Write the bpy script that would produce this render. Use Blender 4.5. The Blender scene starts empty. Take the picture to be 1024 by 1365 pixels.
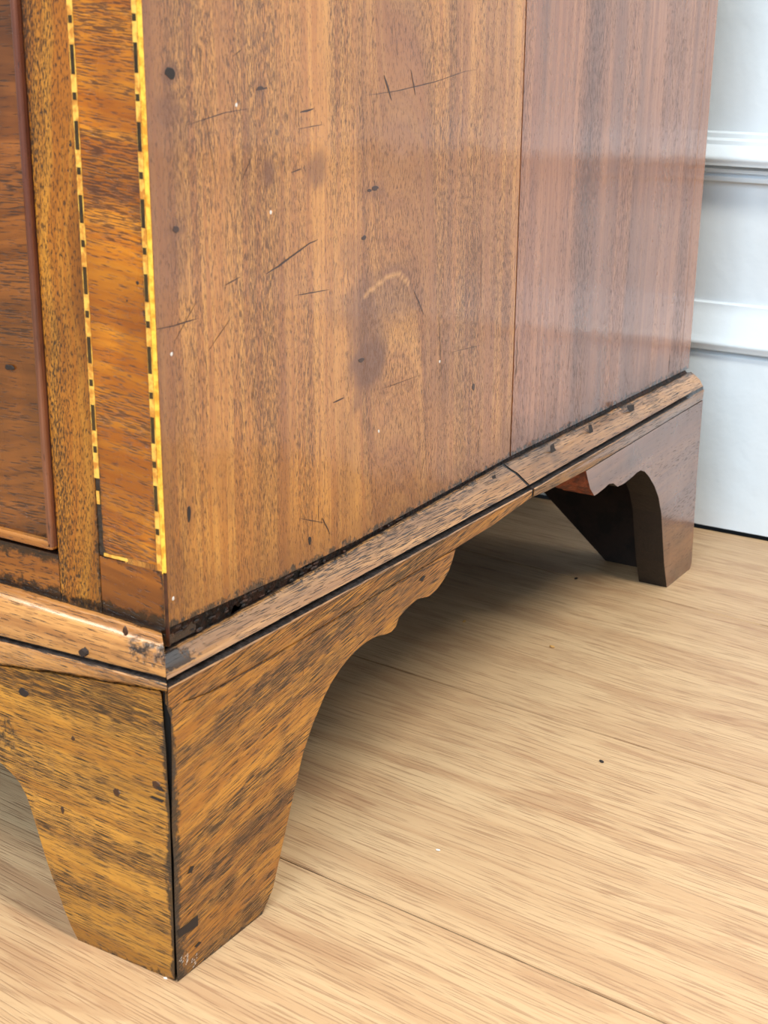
import bpy, bmesh, math, random
from mathutils import Vector, Matrix, noise as mnoise
from mathutils.geometry import tessellate_polygon
random.seed(7)
S = bpy.context.scene
COL = S.collection

# ------------------------------------------------------------------ camera
FPX = 1958.67
CAM = Vector((0.28607, -0.33575, 0.31532))
PITCH, ROLL, YAW = 0.31469, 0.015954, -0.547915
FW = Vector((math.sin(YAW)*math.cos(PITCH), math.cos(YAW)*math.cos(PITCH), -math.sin(PITCH)))
R0 = Vector((math.cos(YAW), -math.sin(YAW), 0)); U0 = R0.cross(FW)
RT = R0*math.cos(ROLL) + U0*math.sin(ROLL); UP = -R0*math.sin(ROLL) + U0*math.cos(ROLL)
cam = bpy.data.objects.new('camera', bpy.data.cameras.new('camera')); COL.objects.link(cam)
M = Matrix((RT, UP, -FW)).transposed().to_4x4(); M.translation = CAM
cam.matrix_world = M
cd = cam.data; cd.sensor_fit = 'VERTICAL'; cd.sensor_height = 36; cd.sensor_width = 27
cd.lens = FPX*36/1365; cd.clip_start = .02; cd.clip_end = 50
cd.dof.use_dof = True; cd.dof.focus_distance = .64; cd.dof.aperture_fstop = 32
S.camera = cam

# ------------------------------------------------------------------ world, lights, exposure
w = bpy.data.worlds.new('room_light'); S.world = w; w.use_nodes = True
bg = w.node_tree.nodes['Background']; bg.inputs[0].default_value = (.76, .89, 1, 1); bg.inputs[1].default_value = .38
def area(name, loc, aim, sx, sy, power, col, spread=180):
    l = bpy.data.lights.new(name, 'AREA'); l.shape = 'RECTANGLE'; l.size = sx; l.size_y = sy
    l.energy = power; l.color = col; l.spread = math.radians(spread)
    o = bpy.data.objects.new(name, l); COL.objects.link(o); o.location = loc
    o.rotation_euler = (Vector(aim)-Vector(loc)).to_track_quat('-Z', 'X').to_euler(); return o
area('ceiling_lamp', (.85, -.13, 1.75), (0, .0, 0), .75, .2, 27, (1, .93, .80))
area('window_light', (.30, -1.7, 1.35), (0, .3, .15), 1.3, 1.1, 44, (.78, .90, 1))
fl = area('added_front_fill', (-1.0, -.95, 2.2), (-1.0, -.95, 0), 2.2, .45, 30, (1, .97, .90)); fl.rotation_euler = (0, 0, 0)  # added unseen fill: puts highlights on the front moulding, brightens the floor
S.view_settings.view_transform = 'Standard'; S.view_settings.look = 'None'
S.view_settings.gamma = 1; S.view_settings.use_curve_mapping = False; S.view_settings.exposure = .13

# ------------------------------------------------------------------ pixel -> plane helper (reads positions off the photo once)
def at(px, py, ax, val):
    d = FW + RT*((px-512)/FPX) - UP*((py-682.5)/FPX)
    return CAM + d*((val-CAM[ax])/d[ax])
LEAN = -.0155
def side_x(y, z):                       # carcass side face, leaning slightly with age
    f = min(max((y-.0108)/.489, 0), 1)
    return (-.0075+LEAN*(z-.13))*(1-f) + (-.0108)*f
def sp(px, py):                         # point on the side face -> (y, z)
    x = -.0108
    for _ in range(4):
        p = at(px, py, 0, x); x = side_x(p.y, p.z)
    return p.y, p.z
FY = .0108                              # plane of the front face
def lx(x, z): return x + (-.0138)*(z-.147)

# ------------------------------------------------------------------ node helpers
def srgb(r, g, b):
    f = lambda c: (c/255)/12.92 if c/255 <= .04045 else ((c/255+.055)/1.055)**2.4
    return (f(r), f(g), f(b), 1)
class NT:
    def __init__(s, name):
        s.m = bpy.data.materials.new(name); s.m.use_nodes = True; s.t = s.m.node_tree
        s.b = s.t.nodes['Principled BSDF']; s.n = s.t.nodes
    def put(s, inp, v):
        if isinstance(v, (int, float, tuple, list)): inp.default_value = v
        else: s.t.links.new(v, inp)
    def math(s, op, a, b=0., c=0., clamp=False):
        n = s.n.new('ShaderNodeMath'); n.operation = op; n.use_clamp = clamp
        for i, v in enumerate((a, b, c)): s.put(n.inputs[i], v)
        return n.outputs[0]
    def mr(s, v, a, b, c=0., d=1., smooth=True):
        n = s.n.new('ShaderNodeMapRange'); n.interpolation_type = 'SMOOTHSTEP' if smooth else 'LINEAR'
        for i, x in enumerate((v, a, b, c, d)): s.put(n.inputs[i], x)
        return n.outputs[0]
    def noise(s, vec, scale=1., detail=2., rough=.5, dist=0., col=False):
        n = s.n.new('ShaderNodeTexNoise'); s.put(n.inputs['Vector'], vec); s.put(n.inputs['Scale'], scale)
        s.put(n.inputs['Detail'], detail); s.put(n.inputs['Roughness'], rough); s.put(n.inputs['Distortion'], dist)
        return n.outputs['Color' if col else 0]
    def comb(s, x, y, z):
        n = s.n.new('ShaderNodeCombineXYZ')
        for i, v in enumerate((x, y, z)): s.put(n.inputs[i], v)
        return n.outputs[0]
    def sep(s, v):
        n = s.n.new('ShaderNodeSeparateXYZ'); s.put(n.inputs[0], v); return n.outputs
    def mix(s, f, a, b, mode='MIX'):
        n = s.n.new('ShaderNodeMix'); n.data_type = 'RGBA'; n.blend_type = mode
        s.put(n.inputs[0], f); s.put(n.inputs[6], a); s.put(n.inputs[7], b); return n.outputs[2]
    def attr(s, name):
        n = s.n.new('ShaderNodeAttribute'); n.attribute_name = name; return n
    def coord(s): return s.n.new('ShaderNodeTexCoord').outputs['Object']
    def vm(s, op, a, b):
        n = s.n.new('ShaderNodeVectorMath'); n.operation = op; s.put(n.inputs[0], a); s.put(n.inputs[1], b); return n.outputs[0]
    def bump(s, h, dist, strength=1.):
        n = s.n.new('ShaderNodeBump'); s.put(n.inputs['Height'], h); n.inputs['Distance'].default_value = dist
        n.inputs['Strength'].default_value = strength; return n.outputs[0]

def wood(name, light, mid, dark, pore, axis='z', tilt=0., across='y', pores=.6, pore_len=150., pore_w=1500., streak_w=220., streak_l=7.,
         cloud=.5, wave=0., rough=.32, coat=.5, bumpd=.00012, seed=0., fleck=0., pore_amt=.75, ribbon=.0, coat_rough=.12, grime_col=(12, 8, 6), blotch=.5, bandk=.75):
    t = NT(name); o = t.coord(); x, y, z = t.sep(o)[:]
    ax = dict(x=x, y=y, z=z); a, b = ax[axis], ax[across]
    c = ax[[k for k in 'xyz' if k not in (axis, across)][0]]
    if tilt:
        ca, sa = math.cos(tilt), math.sin(tilt)
        a2 = t.math('MULTIPLY_ADD', a, ca, t.math('MULTIPLY', b, sa)); b2 = t.math('MULTIPLY_ADD', b, ca, t.math('MULTIPLY', a, -sa)); a, b = a2, b2
    b0 = b; b = t.math('ADD', b, t.attr('warp').outputs['Fac'])
    b = t.math('ADD', b, seed*.37); a = t.math('ADD', a, seed*.61)
    if wave:
        nz = t.noise(t.comb(t.math('MULTIPLY', a, 14.), t.math('MULTIPLY', b, 20.), t.math('MULTIPLY', c, 20.)), 1., 2.)
        b = t.math('MULTIPLY_ADD', t.math('SUBTRACT', nz, .5), wave, b)
    vec = lambda la, lb: t.comb(t.math('MULTIPLY', a, la), t.math('MULTIPLY', b, lb), t.math('MULTIPLY', c, lb))
    st = t.noise(vec(streak_l, streak_w), 1., 3., .6)
    st2 = t.noise(vec(streak_l*6, streak_w*4), 1., 2., .6)
    band = t.noise(vec(2.5, 38.), 1., 2., .5)
    col = t.mix(t.mr(st, .36, .64), light, mid)
    col = t.mix(t.math('MULTIPLY', t.mr(band, .45, .72), bandk), col, dark)
    col = t.mix(t.math('MULTIPLY', t.mr(st2, .5, .75), .45), col, dark)
    if ribbon:
        rb = t.noise(vec(30., 9.), 1., 2., .5)
        col = t.mix(t.math('MULTIPLY', t.mr(rb, .45, .65), ribbon), col, dark)
    cl = t.noise(t.vm('MULTIPLY', o, (26., 26., 20.)), 1., 4., .6)
    col = t.mix(t.math('MULTIPLY', t.mr(cl, .52, .75), cloud), col, t.mix(.5, dark, pore))
    # open pores: short dark dashes along the grain, denser in some bands
    vec0 = lambda la, lb: t.comb(t.math('MULTIPLY', a, la), t.math('MULTIPLY', b0, lb), t.math('MULTIPLY', c, lb))
    pn = t.noise(vec0(pore_len, pore_w), 1., 2., .55)
    pz = t.noise(vec(4., 60.), 1., 2., .5)
    th = t.math('MULTIPLY_ADD', t.mr(pz, .3, .7), -.14, .72-.1*pores)
    pm = t.mr(pn, th, t.math('ADD', th, .05))
    # fine dark blotches between them
    fn = t.noise(vec0(pore_len*.5, pore_w*.45), 1., 3., .6)
    fm = t.mr(fn, .60, .72)
    col = t.mix(t.math('MULTIPLY', fm, blotch), col, dark)
    col = t.mix(t.math('MULTIPLY', pm, pore_amt), col, pore)
    wr = t.attr('wear').outputs['Color']; n = t.n.new('ShaderNodeSeparateColor'); t.put(n.inputs[0], wr)
    gn = t.noise(t.vm('MULTIPLY', o, (320., 320., 320.)), 1., 4., .65)
    gm = t.mr(t.math('MULTIPLY_ADD', t.math('SUBTRACT', gn, .5), 1.3, n.outputs[0]), .35, .62)
    gm = t.math('MULTIPLY', gm, t.mr(n.outputs[0], 0., .12))
    col = t.mix(t.math('MULTIPLY', n.outputs[1], .95), col, t.mix(.45, dark, pore))
    col = t.mix(t.math('MULTIPLY', n.outputs[2], .8), col, t.mix(.5, light, srgb(225, 170, 110)))
    col = t.mix(t.math('MULTIPLY', gm, .9), col, srgb(*grime_col))
    t.put(t.b.inputs['Base Color'], col)
    t.put(t.b.inputs['Roughness'], t.math('MULTIPLY_ADD', pm, .25, t.mr(cl, .3, .7, rough-.05, rough+.08)))
    t.b.inputs['Coat Weight'].default_value = coat; t.b.inputs['Coat Roughness'].default_value = coat_rough
    h = t.math('SUBTRACT', t.math('MULTIPLY', st2, .3), pm)
    h = t.math('SUBTRACT', h, gm)
    bn = t.bump(h, bumpd); t.put(t.b.inputs['Normal'], bn)
    big = t.noise(t.vm('MULTIPLY', o, (45., 45., 30.)), 1., 2.)
    hb = t.math('MULTIPLY_ADD', h, .12, big)
    t.put(t.b.inputs['Coat Normal'], t.bump(hb, .00045))
    return t.m
def plain(name, col, rough=.5, coat=0., bscale=0, bdist=.0002, var=0., col2=None, emit=None):
    t = NT(name); o = t.coord()
    c = col
    if col2: c = t.mix(t.mr(t.noise(o, var or 200., 4., .6), .4, .62), col, col2)
    t.put(t.b.inputs['Base Color'], c); t.b.inputs['Roughness'].default_value = rough; t.b.inputs['Coat Weight'].default_value = coat
    if bscale: t.put(t.b.inputs['Normal'], t.bump(t.noise(o, bscale, 3., .6), bdist))
    return t.m

MAT = dict(
 side=wood('side_mahogany', srgb(202, 140, 60), srgb(178, 112, 40), srgb(132, 76, 28), srgb(84, 48, 18), 'z', 0, 'y', pores=1.0, pore_len=380, pore_w=3100, pore_amt=.8, blotch=.28, cloud=.28, seed=1, streak_w=300, wave=.004, rough=.34, coat=.55, coat_rough=.11),
 side2=wood('side_mahogany_rear', srgb(166, 108, 66), srgb(142, 86, 50), srgb(104, 60, 36), srgb(66, 40, 26), 'z', .01, 'y', pores=.45, pore_len=260, pore_w=2400, cloud=.2, seed=2.3, streak_w=200, streak_l=4, rough=.3, coat=.6, coat_rough=.10, pore_amt=.6),
 foot_f=wood('front_foot_mahogany', srgb(204, 144, 54), srgb(174, 114, 36), srgb(108, 68, 22), srgb(30, 18, 6), 'x', -.05, 'z', pores=1.35, cloud=.45, bandk=.35, blotch=.4, seed=3, pore_len=110, pore_w=3000, pore_amt=.9, wave=.006, rough=.36, coat=.35, bumpd=.00025),
 foot_s=wood('side_foot_mahogany', srgb(202, 138, 48), srgb(172, 108, 30), srgb(106, 62, 18), srgb(28, 15, 5), 'y', .16, 'z', pores=1.35, cloud=.4, bandk=.35, blotch=.4, seed=4, pore_len=90, pore_w=2900, pore_amt=.9, wave=.008, rough=.36, coat=.35, bumpd=.00025),
 foot_r=wood('rear_foot_mahogany', srgb(138, 94, 62), srgb(122, 80, 54), srgb(90, 56, 38), srgb(48, 28, 20), 'y', .05, 'z', pores=.3, cloud=.35, seed=5, rough=.3, coat=.6, pore_amt=.5),  # base greyed: gloss reflection on the rear foot put into the colour
 mould_f=wood('front_moulding_wood', srgb(204, 146, 82), srgb(158, 104, 52), srgb(92, 58, 32), srgb(30, 18, 12), 'x', -.02, 'z', pores=.95, cloud=.75, seed=6, pore_len=110, pore_w=2800, pore_amt=.9, rough=.25, coat=.9, coat_rough=.14, bumpd=.0002),
 mould_s=wood('side_moulding_wood', srgb(182, 132, 78), srgb(144, 98, 52), srgb(92, 62, 36), srgb(34, 20, 12), 'y', -.01, 'z', pores=1.0, cloud=.7, seed=7, pore_len=90, pore_w=2900, pore_amt=.9, rough=.32, coat=.5, bumpd=.0002),
 stile=wood('stile_mahogany', srgb(194, 130, 44), srgb(166, 98, 26), srgb(106, 58, 14), srgb(38, 20, 6), 'z', .05, 'x', pores=1.5, cloud=.5, seed=8, pore_len=480, pore_w=2400, pore_amt=.9, wave=.022, rough=.3, coat=.5, bumpd=.0002, ribbon=.3),
 band=wood('crossband_mahogany', srgb(212, 134, 28), srgb(182, 102, 14), srgb(118, 56, 8), srgb(44, 18, 4), 'x', -.10, 'z', pores=1.1, cloud=.3, seed=9, pore_len=170, pore_w=2300, wave=.014, rough=.26, coat=.6, ribbon=.5),
 block=wood('corner_block_mahogany', srgb(172, 100, 28), srgb(140, 76, 18), srgb(92, 46, 14), srgb(42, 20, 8), 'x', -.15, 'z', pores=.6, cloud=.7, seed=10, rough=.3, coat=.5),
 rail=wood('rail_mahogany', srgb(178, 108, 40), srgb(150, 84, 26), srgb(102, 56, 18), srgb(38, 20, 8), 'x', 0, 'z', pores=1.0, cloud=.5, seed=11, pore_len=260, pore_w=2000, rough=.32, coat=.4),
 drawer=wood('drawer_mahogany', srgb(160, 94, 38), srgb(126, 70, 26), srgb(74, 40, 18), srgb(32, 15, 8), 'x', .05, 'z', pores=.7, cloud=.75, seed=12, pore_len=130, pore_w=2000, wave=.02, rough=.28, coat=.55, ribbon=.6),
 bead=wood('cock_bead_wood', srgb(128, 76, 50), srgb(98, 54, 38), srgb(60, 32, 26), srgb(38, 18, 16), 'z', 0, 'x', pores=.3, cloud=.6, seed=13, rough=.28, coat=.6),
 bead_h=wood('cock_bead_wood_golden', srgb(210, 140, 66), srgb(172, 104, 42), srgb(100, 52, 22), srgb(40, 16, 14), 'x', 0, 'z', pores=.3, cloud=.4, seed=14, rough=.25, coat=.6),
 box=plain('pale_boxwood', srgb(240, 190, 84), .35, .4, 900, .0001, 260., srgb(196, 126, 44)),
 box2=plain('pale_boxwood_edge', srgb(252, 204, 74), .35, .4, 900, .0001, 300., srgb(220, 150, 40)),
 ebony=plain('green_black_inlay', srgb(58, 44, 16), .35, .4, 900, .0001, 400., srgb(40, 28, 12)),
 wax=plain('black_wax', srgb(46, 40, 38), .35, .3, 700, .0004, 350., srgb(16, 13, 12)),
 recess_dark=plain('recess_shade_fill', srgb(24, 16, 12), .6, .1, 500, .0012, 240., srgb(70, 40, 24)),  # shade of the recess as a dark colour; chips lodged there share it
 black=plain('dark_recess', srgb(7, 5, 4), .9),  # black stands in for deep shade in gaps and behind boards
 rawdark=plain('aged_softwood', srgb(40, 27, 20), .85, 0, 300, .0005, 60., srgb(24, 16, 12)),
 raw=plain('split_red_wood', srgb(128, 62, 34), .7, 0, 500, .0006, 240., srgb(84, 38, 22)),
 edgew=plain('dark_end_grain', srgb(26, 16, 14), .55, .1, 500, .0003, 160., srgb(20, 12, 10)),
 mark=plain('scratch_dark', srgb(62, 34, 18), .5, .2),
 holem=plain('nail_hole_black', srgb(40, 30, 27), .7),
 speck=plain('white_paint_speck', srgb(214, 208, 202), .6),
 paint=None)
# white gloss paint
t = NT('white_gloss_paint'); o = t.coord()
t.put(t.b.inputs['Base Color'], t.mix(t.mr(t.noise(o, 6., 3.), .4, .6), srgb(228, 241, 252), srgb(233, 244, 254)))
t.b.inputs['Roughness'].default_value = .3
t.put(t.b.inputs['Normal'], t.bump(t.math('ADD', t.noise(o, 60., 3.), t.math('MULTIPLY', t.noise(o, 9., 2.), 1.5)), .0012, .6)); MAT['paint'] = t.m

def floor_mat():
    t = NT('oak_plank'); o = t.coord(); oi = t.n.new('ShaderNodeObjectInfo').outputs['Random']
    x, y, z = t.sep(o)[:]
    a = t.math('MULTIPLY_ADD', oi, 31., x); b = t.math('MULTIPLY_ADD', oi, 7., y)
    wv = t.noise(t.comb(t.math('MULTIPLY', a, 3.5), t.math('MULTIPLY', b, 11.), 0.), 1., 2., .5)
    b2 = t.math('MULTIPLY_ADD', t.math('SUBTRACT', wv, .5), .035, b)
    vec = lambda la, lb: t.comb(t.math('MULTIPLY', a, la), t.math('MULTIPLY', b2, lb), 0.)
    s1 = t.noise(vec(2.5, 70.), 1., 3., .6); s2 = t.noise(vec(11., 520.), 1., 2., .55)
    b3 = t.math('MULTIPLY_ADD', t.math('SUBTRACT', wv, .5), .012, b)
    s3 = t.noise(t.comb(t.math('MULTIPLY', a, 34.), t.math('MULTIPLY', b3, 1150.), 0.), 1., 2., .5)
    col = t.mix(t.mr(s1, .35, .68), srgb(204, 172, 132), srgb(188, 152, 114))
    col = t.mix(t.math('MULTIPLY', t.mr(s2, .50, .66), .28), col, srgb(152, 112, 80))
    col = t.mix(t.math('MULTIPLY', t.mr(s3, .55, .61), .5), col, srgb(132, 94, 66))
    col = t.mix(t.math('MULTIPLY', t.mr(s2, .2, .42, 1., 0.), .22), col, srgb(222, 196, 154))
    fig = t.noise(t.comb(t.math('MULTIPLY', a, 9.), t.math('MULTIPLY', b2, 48.), 3.), 1., 4., .6, 1.2)
    col = t.mix(t.math('MULTIPLY', t.mr(fig, .54, .62), .38), col, srgb(158, 116, 84))
    cl = t.noise(o, 5., 2.)
    col = t.mix(t.math('MULTIPLY', t.mr(cl, .4, .7), .25), col, srgb(180, 146, 110))
    t.put(t.b.inputs['Base Color'], col)
    t.put(t.b.inputs['Roughness'], t.math('MULTIPLY_ADD', s3, .2, .36))
    t.put(t.b.inputs['Normal'], t.bump(t.math('MULTIPLY_ADD', t.mr(s3, .5, .66), -1., t.math('MULTIPLY', s2, -.5)), .00012))
    return t.m
MAT['floor'] = floor_mat()

# ------------------------------------------------------------------ mesh helpers
def link(name, bm, mat, parent=None, smooth=False, bevel=0., kind=None, label=None, segs=2, angle=35):
    me = bpy.data.meshes.new(name); bmesh.ops.recalc_face_normals(bm, faces=bm.faces); bm.to_mesh(me); bm.free()
    if mat: me.materials.append(mat)
    if smooth:
        for p in me.polygons: p.use_smooth = True
    ob = bpy.data.objects.new(name, me); COL.objects.link(ob); ob.parent = parent
    if bevel:
        m = ob.modifiers.new('bevel', 'BEVEL'); m.width = bevel; m.segments = segs; m.limit_method = 'ANGLE'; m.angle_limit = math.radians(angle)
    if kind: ob['kind'] = kind
    if label: ob['label'] = label
    return ob
def box(bm, a, b):
    r = bmesh.ops.create_cube(bm, size=1)
    c = (Vector(a)+Vector(b))/2; s = Vector(b)-Vector(a)
    for v in r['verts']: v.co = Vector((v.co.x*s.x, v.co.y*s.y, v.co.z*s.z)) + c
    return r['verts']
def smstep(a, b, x):
    t = min(max((x-a)/(b-a), 0), 1); return t*t*(3-2*t)
def plate(name, outline, to3, depth, mat, parent, cell=.004, clamp=None, wear=None, warp=None, bevel=.0006, label=None, jitter=.0, mat_side=None):
    """solid board: outline (u,v) on the face, depth into the board; to3(u,v,d)"""
    bm = bmesh.new(); bm.verts.layers.float_color.new('wear'); bm.verts.layers.float.new('warp')
    vs = [bm.verts.new((u, v, 0)) for u, v in outline]
    for tri in tessellate_polygon([[v.co.copy() for v in vs]]):
        if len(set(tri)) == 3: bm.faces.new([vs[i] for i in tri])
    bmesh.ops.recalc_face_normals(bm, faces=bm.faces)
    us = [p[0] for p in outline]; vv = [p[1] for p in outline]
    if cell:
        for i, (lo, hi) in enumerate(((min(us), max(us)), (min(vv), max(vv)))):
            n = int((hi-lo)/cell)
            for k in range(1, n+1):
                c = Vector((0, 0, 0)); c[i] = lo+(hi-lo)*k/(n+1); nn = Vector((0, 0, 0)); nn[i] = 1
                bmesh.ops.bisect_plane(bm, geom=bm.verts[:]+bm.edges[:]+bm.faces[:], plane_co=c, plane_no=nn, dist=1e-7)
    r = bmesh.ops.extrude_face_region(bm, geom=bm.faces[:], use_keep_orig=True)
    back = {v for v in r['geom'] if isinstance(v, bmesh.types.BMVert)}
    lw = bm.verts.layers.float_color['wear']; lp = bm.verts.layers.float['warp']
    for v in bm.verts:
        u, vv_ = v.co.x, v.co.y; d = depth if v in back else 0
        if wear: v[lw] = (*wear(u, vv_), 1)
        else: v[lw] = (0, 0, 0, 1)
        if warp: v[lp] = warp(u, vv_)
        if clamp and d: u = clamp(u, vv_, d)
        v.co = to3(u, vv_, d)
    return link(name, bm, mat, parent, bevel=bevel, label=label)

# ------------------------------------------------------------------ floor
A = math.radians(-4.85); ca, sa = math.cos(A), math.sin(A)
bm = bmesh.new(); box(bm, (-2.2, -1.6, -.03), (1.8, .62, -.0085))
floor = link('floor', bm, plain('floor_underlay', srgb(40, 32, 26), .8), kind='structure')
PW = .1778; PL = 1.22
pm = bpy.data.meshes.new('floor_plank'); bm = bmesh.new(); box(bm, (-PL/2+.00025, -PW/2+.00042, -.0084), (PL/2-.00025, PW/2-.00042, 0))
bmesh.ops.bevel(bm, geom=[e for e in bm.edges if all(v.co.z > -.001 for v in e.verts)], offset=.00035, segments=2, affect='EDGES')
bmesh.ops.recalc_face_normals(bm, faces=bm.faces); bm.to_mesh(pm); bm.free(); pm.materials.append(MAT['floor'])
# seam through (-.0181,.0864) and (.1523,.0728)
def tolocal(x, y): return (x*ca+y*sa, -x*sa+y*ca)
v0 = tolocal(.067, .0790)[1]
offs = [.40, .78, .52, .66, .45, .80, .58, .72, .42, .62, .50, .76, .55]
WALLY = .5829
for r in range(-9, 3):
    vc = v0 + (r+.5)*PW
    for k in range(-2, 2):
        uc = (k+.5)*PL + offs[(r+9) % 13]*PL - .1
        wx, wy = uc*ca-vc*sa, uc*sa+vc*ca
        if abs(wx) > 2.3 or wy < -1.6: continue
        ob = bpy.data.objects.new('floor_plank', pm)
        if wy + PW/2 + .06 > WALLY:                      # cut the planks that meet the wall
            b2 = bmesh.new(); b2.from_mesh(pm)
            Mw = Matrix.Translation((wx, wy, 0)) @ Matrix.Rotation(A, 4, 'Z'); Mi = Mw.inverted()
            co = Mi @ Vector((0, WALLY-.0015, 0)); no = (Mi.to_3x3() @ Vector((0, 1, 0)))
            rr = bmesh.ops.bisect_plane(b2, geom=b2.verts[:]+b2.edges[:]+b2.faces[:], plane_co=co, plane_no=no, clear_outer=True)
            ed = [e for e in rr['geom_cut'] if isinstance(e, bmesh.types.BMEdge)]
            if not b2.faces: b2.free(); continue
            if ed: bmesh.ops.holes_fill(b2, edges=ed)
            m2 = bpy.data.meshes.new('floor_plank'); b2.to_mesh(m2); b2.free(); m2.materials.append(MAT['floor']); ob.data = m2
        COL.objects.link(ob); ob.location = (wx, wy, 0); ob.rotation_euler = (0, 0, A); ob.parent = floor

# ------------------------------------------------------------------ wall with tall skirting and a panel moulding
def extr(name, prof, x0, x1, mat, parent=None, kind=None, smooth=True):
    bm = bmesh.new()
    A_ = [bm.verts.new((x0, y, z)) for y, z in prof]; B_ = [bm.verts.new((x1, y, z)) for y, z in prof]
    n = len(prof)
    for i in range(n): bm.faces.new((A_[i], A_[(i+1) % n], B_[(i+1) % n], B_[i]))
    bm.faces.new(A_); bm.faces.new(B_[::-1])
    ob = link(name, bm, mat, parent, kind=kind)
    if smooth:
        for p in ob.data.polygons: p.use_smooth = len(p.vertices) == 4
        ob.data.shade_flat() if False else None
        m = ob.modifiers.new('edge', 'EDGE_SPLIT'); m.split_angle = math.radians(32)
    return ob
def arc(cy, cz, ry, rz, a0, a1, n=8):
    return [(cy+ry*math.cos(math.radians(a0+(a1-a0)*i/n)), cz+rz*math.sin(math.radians(a0+(a1-a0)*i/n))) for i in range(n+1)]
W = WALLY
bm = bmesh.new(); box(bm, (-2.2, W+.010, -.0), (1.8, W+.13, 2.45)); link('wall_back', bm, MAT['paint'], kind='structure')
# skirting: flat board, quirk, then a rounded top moulding
prof = [(W+.010, .0025), (W, .0025), (W, .1165), (W+.0005, .1190), (W+.004, .1205), (W+.004, .1222), (W-.003, .1228)] + \
       arc(W+.004, .1270, .0085, .0040, 200, 150, 5) + [(W-.0008, .1325), (W+.002, .1385), (W+.0055, .1445), (W+.0075, .1485), (W+.0077, .1512), (W+.0095, .1518), (W+.010, .1525)]
extr('baseboard_back', prof, -2.2, 1.8, MAT['paint'], kind='structure')
prof = [(W+.010, .2292), (W+.0050, .2296), (W+.0045, .2312), (W+.0045, .2325), (W+.0068, .2332), (W+.0068, .2345), (W+.0030, .2352), (W+.0030, .2372), (W+.0060, .2380), (W+.0060, .2392), (W-.0035, .2398)] + \
       arc(W+.004, .2440, .0088, .0044, 205, 140, 6) + [(W+.0005, .2500), (W+.0045, .2520), (W+.0050, .2545), (W+.0078, .2560), (W+.0082, .2588), (W+.010, .2600)]
extr('trim_1', prof, -2.2, 1.8, MAT['paint'], kind='structure')

# ------------------------------------------------------------------ THE CHEST
chest = bpy.data.objects.new('chest_of_drawers', None); COL.objects.link(chest)
chest['label'] = 'old mahogany chest of drawers with checkered inlay lines on shaped bracket feet by white wall'
chest['category'] = 'chest of drawers'
ZT = .80; XL = -.95; YB = .4996
nz3 = lambda u, v, s: mnoise.noise(Vector((u*s, v*s, 3.7)))

# ---- side boards
def smear(px, py, rx, ry):              # elliptical stain given in photo pixels -> (yc, zc, ry, rz)
    y0, z0 = sp(px, py); y1, _ = sp(px+rx, py); _, z1 = sp(px, py+ry); return (y0, z0, abs(y1-y0), abs(z1-z0))
stains = [(smear(493, 482, 24, 40), 1.), (smear(489, 440, 26, 60), .7), (smear(505, 405, 50, 40), .5), (smear(232, 300, 26, 120), .38), (smear(462, 640, 14, 80), .3), (smear(570, 470, 8, 60), .35), (smear(227, 98, 9, 12), 1.), (smear(225, 148, 16, 22), .75), (smear(359, 232, 9, 18), .9), (smear(422, 228, 14, 26), .7),
          (smear(234, 308, 16, 14), .7), (smear(234, 355, 16, 60), .55), (smear(228, 210, 22, 60), .35), (smear(540, 200, 60, 60), .15), (smear(500, 255, 12, 8), .5), (smear(243, 560, 20, 120), .3), (smear(600, 480, 14, 60), .3),
          (smear(250, 690, 10, 26), .4), (smear(470, 340, 12, 30), .35), (smear(240, 790, 34, 60), .5), (smear(330, 175, 8, 40), .35), (smear(345, 120, 8, 18), .3)]
apex = sp(530, 361); lite = [sp(486, 394), sp(512, 373), sp(531, 363), sp(545, 378)]
def seg_d(p, q, u, v):
    dx, dy = q[0]-p[0], (q[1]-p[1]); L = dx*dx+dy*dy
    k = min(max(((u-p[0])*dx+(v-p[1])*dy)/L, 0), 1); return math.hypot(u-p[0]-k*dx, v-p[1]-k*dy)
def side_wear(u, v):
    g = 0
    n1 = nz3(u, v, 60); n2 = nz3(u, v, 160)
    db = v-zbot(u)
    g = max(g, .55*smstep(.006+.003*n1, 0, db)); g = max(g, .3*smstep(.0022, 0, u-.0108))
    s = 0
    for (yc, zc, ry, rz), k in stains:
        d = math.hypot((u-yc)/ry, (v-zc)/rz)*(1+.45*n1+.3*n2)
        if d < 1.4: s = max(s, k*smstep(1.4, .55, d))
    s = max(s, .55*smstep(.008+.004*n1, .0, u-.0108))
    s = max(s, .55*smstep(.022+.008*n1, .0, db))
    l = 0
    for p, q in zip(lite, lite[1:]): l = max(l, .9*smstep(.0011, .0003, seg_d(p, q, u, v)))
    for p, q in zip(lite, lite[1:]): s = max(s, .5*smstep(.0022, .0008, seg_d((p[0], p[1]+.0022), (q[0], q[1]+.0022), u, v)))
    return (g, s, l)
def side_warp(u, v):
    y0, z0 = apex
    wv = smstep(.042, .008, abs(u-y0-.004))*smstep(-.2, -.02, z0+.05-v if False else -(abs(v-z0+.04)-.1))
    uc = 7.*(u-y0)**2 + .16*(v-z0)
    return wv*(uc-(u-y0))
bot_pts = [(.0108, .1280), (.0751, .1257), (.1288, .1252), (.2638, .1280), (.5, .1268)]
def lerp_tab(tab, u):
    for (a, b), (c, d) in zip(tab, tab[1:]):
        if u <= c: return b+(d-b)*(u-a)/(c-a) if c > a else b
    return tab[-1][1]
def zbot(u): return lerp_tab(bot_pts, u)
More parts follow.
